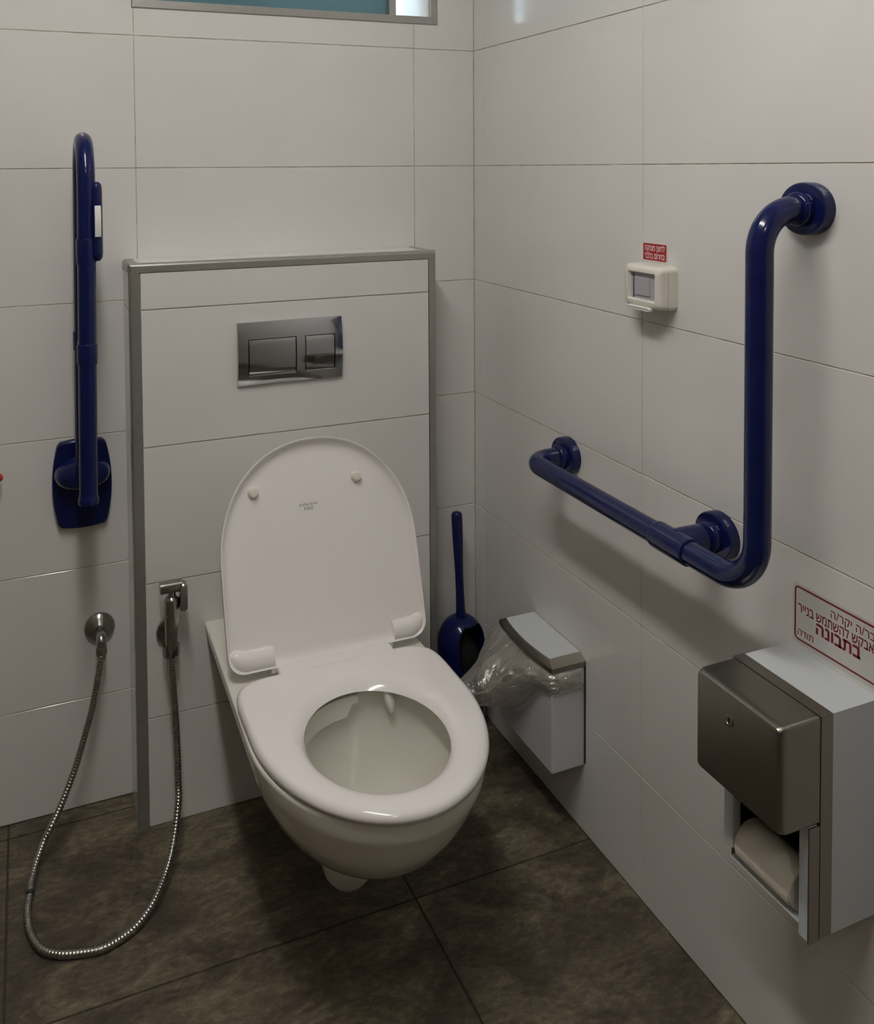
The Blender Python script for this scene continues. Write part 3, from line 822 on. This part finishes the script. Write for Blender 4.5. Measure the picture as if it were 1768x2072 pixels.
# ------------------------------------------------------------------ emergency push button
eb = thing('call_button_box', 'ivory plastic call button box under the red sticker', 'button box', (0, -.7505, 1.1795))
ey, ez, ew, eh = -.7505, 1.2205, .110, .082
def yz_loft(cy_, cz_, levels, r, n=6):
    rr_ = []
    for x, w, h in levels:
        rr_.append([(x, cy_ + a, cz_ + b) for a, b in rrect(w, h, min(r, w / 2 - .001, h / 2 - .001), n)])
    return add_loft(bmesh.new(), rr_)
link('back_box', yz_loft(ey, ez, [(0, ew, eh), (-.018, ew - .001, eh - .001), (-.020, ew - .004, eh - .004)], .010), 'plastic_ivory', eb, angle=40)
# front cover with a window: outline rings round an opening
def ring_pts(x, w, h, r, n=6): return [(x, ey + a, ez + .001 + b) for a, b in rrect(w, h, r, n)]
cv = [ring_pts(-.0205, ew - .002, eh - .002, .010), ring_pts(-.032, ew - .002, eh - .002, .011), ring_pts(-.0375, ew - .008, eh - .008, .010), ring_pts(-.040, ew - .018, eh - .018, .008),
      ring_pts(-.0402, .080, .054, .003), ring_pts(-.0365, .0745, .0485, .002), ring_pts(-.030, .0745, .0485, .002)]
link('cover', add_loft(bmesh.new(), cv, True, False, False), 'plastic_ivory', eb, angle=40)
mem = link('membrane', box((-.0325, ey - .0375, ez - .0235), (-.0305, ey + .0375, ez + .0255)), 'plastic_lilac', eb, False)
link('rocker_key', yz_loft(ey + .004, ez + .0005, [(-.0322, .044, .034), (-.0350, .043, .033), (-.0357, .040, .030)], .002), 'plastic_lilac', eb, angle=40)
link('rocker_slot', box((-.0331, ey + .029, ez - .0225), (-.0324, ey + .0315, ez + .0225)), 'plastic_dark', eb, False)
lt = [[(x, ey + .004 + a, ez - .0395 + b) for a, b in rrect(w, h, .0035, 5)] for x, w, h in ((-.034, .064, .007), (-.041, .066, .008), (-.0435, .062, .006))]
link('cover_latch', add_loft(bmesh.new(), lt), 'plastic_white', eb, angle=40)

# red sticker above it (Hebrew, read right to left; the strings are stored in visual order)
rs = thing('sticker', 'red sticker with white Hebrew lettering above the call button', 'sticker', (0, -.7405, 1.265))
def yz_plate(y0, y1, z0, z1, r, x0, x1):
    cy_, cz_ = (y0 + y1) / 2, (z0 + z1) / 2
    return add_loft(bmesh.new(), [[(x, cy_ + a, cz_ + b) for a, b in rrect(abs(y1 - y0), abs(z1 - z0), r, 5)] for x in (x0, x1)])
link('white_border', yz_plate(-.7765, -.7045, 1.2645, 1.3010, .003, -.0002, -.0008), 'vinyl_white', rs, False)
link('red_field', yz_plate(-.7743, -.7067, 1.2668, 1.2988, .0025, -.0005, -.0011), 'vinyl_red', rs, False)
RD = (0, -1, 0)
def heb(s): return s[::-1]
text_mesh(heb('לחצן מצוקה'), .0152, (-.0012, -.7405, 1.2855), RD, (0, 0, 1), 'ink_white', 'lettering', rs, bold=.014, fit=.0575)
text_mesh(heb('בחרום בלבד'), .0152, (-.0012, -.7405, 1.2705), RD, (0, 0, 1), 'ink_white', 'lettering', rs, bold=.014, fit=.0575)

# notice above the paper dispenser
no = thing('notice_sticker', 'maroon-framed Hebrew notice stuck above the toilet paper dispenser', 'sticker', (0, -1.16, .708))
NY0, NY1, NZ0, NZ1 = -1.0815, -1.266, .7110, .7955
link('film', yz_plate(NY0 + .004, NY1 - .004, NZ0 - .006, NZ1 + .004, .005, -.0002, -.0007), 'vinyl_clear_grey', no, False)
cy_, cz_ = (NY0 + NY1) / 2, (NZ0 + NZ1) / 2
def fr_ring(x, g_): return [(x, cy_ + a, cz_ + b) for a, b in rrect(abs(NY1 - NY0) - 2 * g_, NZ1 - NZ0 - 2 * g_, max(.0075 - g_, .002), 6)]
link('border', add_loft(bmesh.new(), [fr_ring(-.0006, 0), fr_ring(-.0010, 0), fr_ring(-.0010, .0027), fr_ring(-.0006, .0027)], True, False, False), 'ink_maroon', no, False)
def nl(s, size, y_left, y_right, z, bold=0): text_mesh(heb(s), size, (-.0009, (y_left + y_right) / 2, z), RD, (0, 0, 1), 'ink_maroon', 'lettering', no, bold=bold, fit=abs(y_left - y_right))
nl('חבר/ה יקר/ה', .0185, -1.1495, -1.236, .7735, .008)
nl('אבקש להשתמש בנייר', .0215, -1.0885, -1.2235, .7560, .016)
nl('בתבונה', .0270, -1.1225, -1.2015, .7365, .035)
nl('תודה', .0150, -1.0880, -1.1180, .7195, .012)

# ------------------------------------------------------------------ toilet paper dispenser
pd = thing('paper_dispenser', 'white and steel toilet paper dispenser on the right wall, roll showing below', 'dispenser', (0, -1.15, .386))
PY0, PY1, PZ0, PZ1 = -1.0685, -1.2330, .3860, .6965    # far, near, bottom, top
w_ = .004
bm = bmesh.new()
add_box(bm, (-.088, PY1, PZ0), (-.006, PY1 + w_, PZ1 - w_)); add_box(bm, (-.088, PY0 - w_, PZ0), (-.006, PY0, PZ1 - w_))
add_box(bm, (-.088, PY1, PZ1 - w_), (-.0003, PY0, PZ1)); add_box(bm, (-.088, PY1 + w_, PZ0), (-.006, PY0 - w_, PZ0 + w_)); add_box(bm, (-.006, PY1, PZ0), (-.0003, PY0, PZ1 - w_))
link('housing', bm, 'painted_steel_white', pd, False)
link('liner', box((-.010, PY1 + .005, PZ0 + .005), (-.0065, PY0 - .005, PZ1 - .005)), 'interior_shade', pd, False)  # near-black panels that paint the shade inside the housing
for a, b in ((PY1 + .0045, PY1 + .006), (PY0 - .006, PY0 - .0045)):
    link('liner', box((-.109, a, PZ0 + .02), (-.010, b, PZ1 - .005)), 'interior_shade', pd, False)
# steel collar round the housing
bm = bmesh.new()
x0, x1 = -.110, -.0885
add_box(bm, (x0, PY1 - .001, PZ0), (x1, PY1 + w_, PZ1 - w_)); add_box(bm, (x0, PY0 - w_, PZ0), (x1, PY0 + .001, PZ1 - w_))
add_box(bm, (x0, PY1 - .001, PZ1 - w_), (x1, PY0 + .001, PZ1 + .001)); add_box(bm, (x0, PY1 + w_, PZ0), (x1, PY0 - w_, PZ0 + w_))
link('collar', bm, 'stainless_steel', pd, False)
# hinged front: flange frame with a bulging cover over the upper part
dx0, dx1 = -.128, -.1115
link('jamb', box((dx0, PY1 + .0018, PZ0 - .002), (dx1, PY1 + .019, .5462), .002), 'painted_steel_white', pd)
link('jamb', box((dx0, PY0 - .021, PZ0 + .028), (dx1, PY0, .5462), .004), 'painted_steel_white', pd)
CZ = .547
cvr = []
for x, g_ in ((-.1108, 0.0), (-.168, 0.0), (-.176, .0012), (-.1805, .0035), (-.182, .0075)):
    cvr.append([(x, (PY0 + PY1) / 2 + a, (CZ + PZ1) / 2 + b) for a, b in rrect(PY0 - PY1 - 2 * g_, PZ1 - CZ - 2 * g_, .007 if g_ > 0 else .005, 5)])
cover = link('cover', add_loft(bmesh.new(), cvr), 'stainless_steel', pd, angle=30)
link('side_flange', box((dx0 - .002, PY1 - .0012, PZ0 - .002), (dx1, PY1 + .0012, CZ - .001), .0004), 'stainless_steel', pd)
lk = link('lock', lathe((-.1818, -1.139, .6555), (-1, 0, 0), [(0, .0085), (.001, .0085), (.0018, .0075), (.0018, .0055), (.001, .005)], 28), 'stainless_steel', cover, angle=40)
link('key_slot', box((-.1838, -1.1398, .6513), (-.1826, -1.1382, .6597)), 'interior_shade', lk, False)
link('shelf_lip', box((-.118, PY1 + .018, PZ0 + .002), (-.090, PY0 - .004, PZ0 + .006), .001), 'painted_steel_white', pd)
# the roll itself
ro = thing('toilet_paper_roll', 'cream toilet paper roll sitting low in the steel dispenser', 'toilet paper', (-.094, -1.14, .391))
rc = (-.094, PY0 - .020, .4225)
Lr = .108
rp = [(0, .010), (.0, .0295), (.002, .0315), (Lr - .002, .0315), (Lr, .0295), (Lr, .010), (0, .010)]
bm = bmesh.new()
ringsr = []
for d_, r_ in rp:
    ringsr.append([(rc[0] + r_ * math.cos(2 * PI * k / 48), rc[1] - d_, rc[2] + r_ * math.sin(2 * PI * k / 48)) for k in range(48)])
add_loft(bm, ringsr, True, False, False)
bmesh.ops.remove_doubles(bm, verts=bm.verts, dist=1e-6)
link('paper', bm, 'tissue_paper', ro, angle=50)
# loose tail of paper curling down in front of the roll
tl_ = []
for k in range(10):
    a = PI * (1.0 - .12 * k / 9) + PI * .28 * k / 9
    r_ = .0318 + .0010 * k / 9
    tl_.append([(rc[0] + r_ * math.cos(a), rc[1] - .003, rc[2] + r_ * math.sin(a)), (rc[0] + r_ * math.cos(a), rc[1] - Lr + .003, rc[2] + r_ * math.sin(a)),
                (rc[0] + (r_ + .0006) * math.cos(a), rc[1] - Lr + .003, rc[2] + (r_ + .0006) * math.sin(a)), (rc[0] + (r_ + .0006) * math.cos(a), rc[1] - .003, rc[2] + (r_ + .0006) * math.sin(a))])
link('loose_sheet', add_loft(bmesh.new(), tl_), 'tissue_paper', ro)
link('core', tube([(rc[0], rc[1] + .008, rc[2]), (rc[0], rc[1] - Lr - .012, rc[2])], .0095, 20), 'plastic_dark', ro)

# ------------------------------------------------------------------ sanitary bin on the right wall
wb = thing('waste_bin', 'pale grey wall-mounted sanitary bin with a curved steel lid', 'bin', (0, -.398, .151))
BY0, BY1, BZ0, BZ1, BD = -.286, -.511, .151, .3695, .083
link('body', box((-BD, BY1, BZ0), (-.0008, BY0, BZ1), .0025, 2), 'painted_steel_white', wb)
link('back_bracket', box((-.0012, BY1 - .004, BZ0 + .004), (-.0001, BY0 + .004, BZ1 + .012)), 'plastic_dark', wb, False)
# lid: front edge bowed outwards, sides sloping in to the pale top panel
nn_ = 24
def lid_out(fx_, sy_):
    """outline; fx_ front inset, sy_ side inset"""
    pts_ = []
    for k in range(nn_ + 1):
        s_ = k / nn_; y = BY0 + .003 - sy_ + (BY1 - .003 + sy_ - BY0 - .003 + sy_) * s_
        pts_.append((-(BD + .001) + fx_ - .010 * math.sin(PI * s_) ** .8, y))
    return pts_ + [(-.0015, BY1 - .003 + sy_), (-.0015, BY0 + .003 - sy_)]
lidb = link('lid', add_loft(bmesh.new(), [[(x, y, z) for x, y in lid_out(*q)] for z, q in ((.3700, (.001, .001)), (.3715, (0, 0)), (.3810, (0, 0)), (.3905, (.005, .017)), (.3920, (.007, .019)))]), 'stainless_steel', wb, angle=25)
link('lid_panel', add_loft(bmesh.new(), [[(x, y, z) for x, y in lid_out(*q)] for z, q in ((.3915, (.008, .020)), (.3928, (.008, .020)), (.3932, (.009, .021)))]), 'painted_steel_white', lidb, angle=35)
# plastic liner bulging out from under the lid
lb = thing('bin_liner', 'crumpled clear plastic liner bulging out of the sanitary bin', 'bag', (-.12, -.38, .30))
def liner(seed, scale, zshift, thick, nm):
    NU, NV = 150, 46
    path_ = [(-.012, BY0 + .002, 0), (-BD - .002, BY0 + .002, 0), (-BD - .002, BY1 - .002, 0), (-.012, BY1 - .002, 0)]
    pp = fillet([Vector(p) for p in path_], .012, 8); pp = dense(pp, .004)
    # even resample
    cu_ = [0]
    for a, b in zip(pp[:-1], pp[1:]): cu_.append(cu_[-1] + (b - a).length)
    bm = bmesh.new(); rows = []
    for i in range(NU + 1):
        s = cu_[-1] * i / NU; j = 0
        while j < len(cu_) - 2 and cu_[j + 1] < s: j += 1
        p = pp[j].lerp(pp[j + 1], (s - cu_[j]) / max(1e-9, cu_[j + 1] - cu_[j]))
        t = (pp[min(j + 1, len(pp) - 1)] - pp[max(j - 1, 0)]).normalized()
        nrm = Vector((t.y, -t.x, 0)); 
        if nrm.dot(p - Vector((-.04, -.398, 0))) < 0: nrm = -nrm
        f = i / NU
        # bulge amplitude along the perimeter: biggest at the far front corner
        amp = .008 + .118 * math.exp(-((f - .37) / .13) ** 2) + .040 * math.exp(-((f - .55) / .13) ** 2)
        drop = .042 + .100 * math.exp(-((f - .38) / .19) ** 2) + .022 * math.exp(-((f - .58) / .12) ** 2)
        row = []
        for k in range(NV + 1):
            v = k / NV
            prof_ = math.sin(PI * min(1.0, v * 1.04) ** .8) ** .75 if v < .96 else .12
            off = amp * scale * prof_ + .0015
            z = .3690 + zshift - .020 * math.exp(-((f - .22) / .14) ** 2) * v ** .5 + .004 * math.sin(PI * v) * (amp / .1) - drop * v ** (1.05 - .55 * min(1.0, amp / .1)) - .012 * (amp / .1) * math.sin(PI * v)
            q = p + nrm * off + Vector((0, .020 * math.exp(-((f - .24) / .14) ** 2) * prof_ * scale, 0))
            q.z = z
            am = .0035 + .11 * amp
            q += nrm * noise.noise(Vector((f * 9, v * 3.2, seed))) * am * 1.5 * prof_
            q += nrm * abs(noise.noise(Vector((f * 26, v * 5, seed + 3)))) * am * .8 * prof_
            q.z += noise.noise(Vector((f * 13, v * 4, seed + 7))) * am * .9 * prof_
            vd = noise.voronoi(Vector((f * 15, v * 5, seed + 11)))[0]
            q += nrm * (min(.5, vd[1] - vd[0]) - .25) * am * 1.6 * prof_
            q.x = min(q.x, -.003)
            row.append(q)
        rows.append(row)
    vs = [[bm.verts.new(p) for p in r_] for r_ in rows]
    for i in range(NU):
        for k in range(NV):
            bm.faces.new((vs[i][k], vs[i + 1][k], vs[i + 1][k + 1], vs[i][k + 1]))
    return link(nm, bm, 'polythene_film', lb, angle=28)
liner(1.3, 1.0, 0.0, 0, 'outer_fold')
liner(5.1, .62, -.004, 0, 'inner_fold')

# ------------------------------------------------------------------ toilet brush and holder in the corner
bh = thing('brush_holder', 'navy blue toilet brush holder standing in the corner, dark opening in front', 'brush holder', (-.085, -.082, 0))
hx, hy, hr = -.0855, -.085, .0615
NA, rows = 120, []
zz = [0.0, .004, .03, .08, .13, .16] + [.165 + .005 * k for k in range(12)] + [.224 + .004 * k for k in range(15)] + [.284, .288, .292, .296, .300]
for z in zz:
    if z <= .225: r_ = hr * (.97 + .03 * min(1, z / .1))
    else:
        t = (z - .225) / .0755; r_ = hr * math.sqrt(max(0.0, 1 - t * t)) ** .9
    r_ = max(r_, .0145)
    rows.append([(hx + r_ * math.cos(2 * PI * k / NA), hy + r_ * math.sin(2 * PI * k / NA), z) for k in range(NA)])
bm = bmesh.new()
vr = [[bm.verts.new(p) for p in r_] for r_ in rows]
va = math.atan2(CAM.y - hy, CAM.x - hx)       # the opening looks out into the room, turned a little to the right
oa = math.radians(-68)
for i in range(len(zz) - 1):
    for k in range(NA):
        j = (k + 1) % NA
        a = (2 * PI * (k + .5) / NA - oa + PI) % (2 * PI) - PI
        zc = (zz[i] + zz[i + 1]) / 2
        if (abs(a) / math.radians(52)) ** 4 + (abs(zc - .228) / .056) ** 4 < 1.1: continue
        bm.faces.new((vr[i][k], vr[i][j], vr[i + 1][j], vr[i + 1][k]))
bm.faces.new(vr[0][::-1])
hol = link('shell', bm, 'navy_nylon', bh, angle=50)
md = hol.modifiers.new('thickness', 'SOLIDIFY'); md.thickness = .003; md.offset = -1
link('drip_cup', lathe((hx, hy, .004), (0, 0, 1), [(0, .05), (.10, .054), (.102, .050), (.005, .046)], 40), 'interior_shade', bh)
tb = thing('toilet_brush', 'navy blue toilet brush whose tapered handle rises from the holder', 'toilet brush', (hx, hy, .02))
link('handle', lathe((hx, hy, .285), (-.012, .06, 1), [(0, .0165), (.006, .0150), (.03, .0118), (.07, .0108), (.12, .0106), (.17, .0122), (.21, .0136), (.25, .0142), (.268, .0140), (.275, .0125), (.278, .008), (.279, 0)], 28), 'navy_nylon', tb, angle=50)
link('stem', tube([(hx, hy, .10), (hx, hy, .30)], .006, 12), 'navy_nylon', tb)
link('bristle_head', lathe((hx, hy, .13), (0, 0, 1), [(0, .006), (.008, .034), (.03, .046), (.07, .046), (.10, .036), (.125, .008)], 36), 'interior_shade', tb)  # set high and near-black so the opening reads as shaded
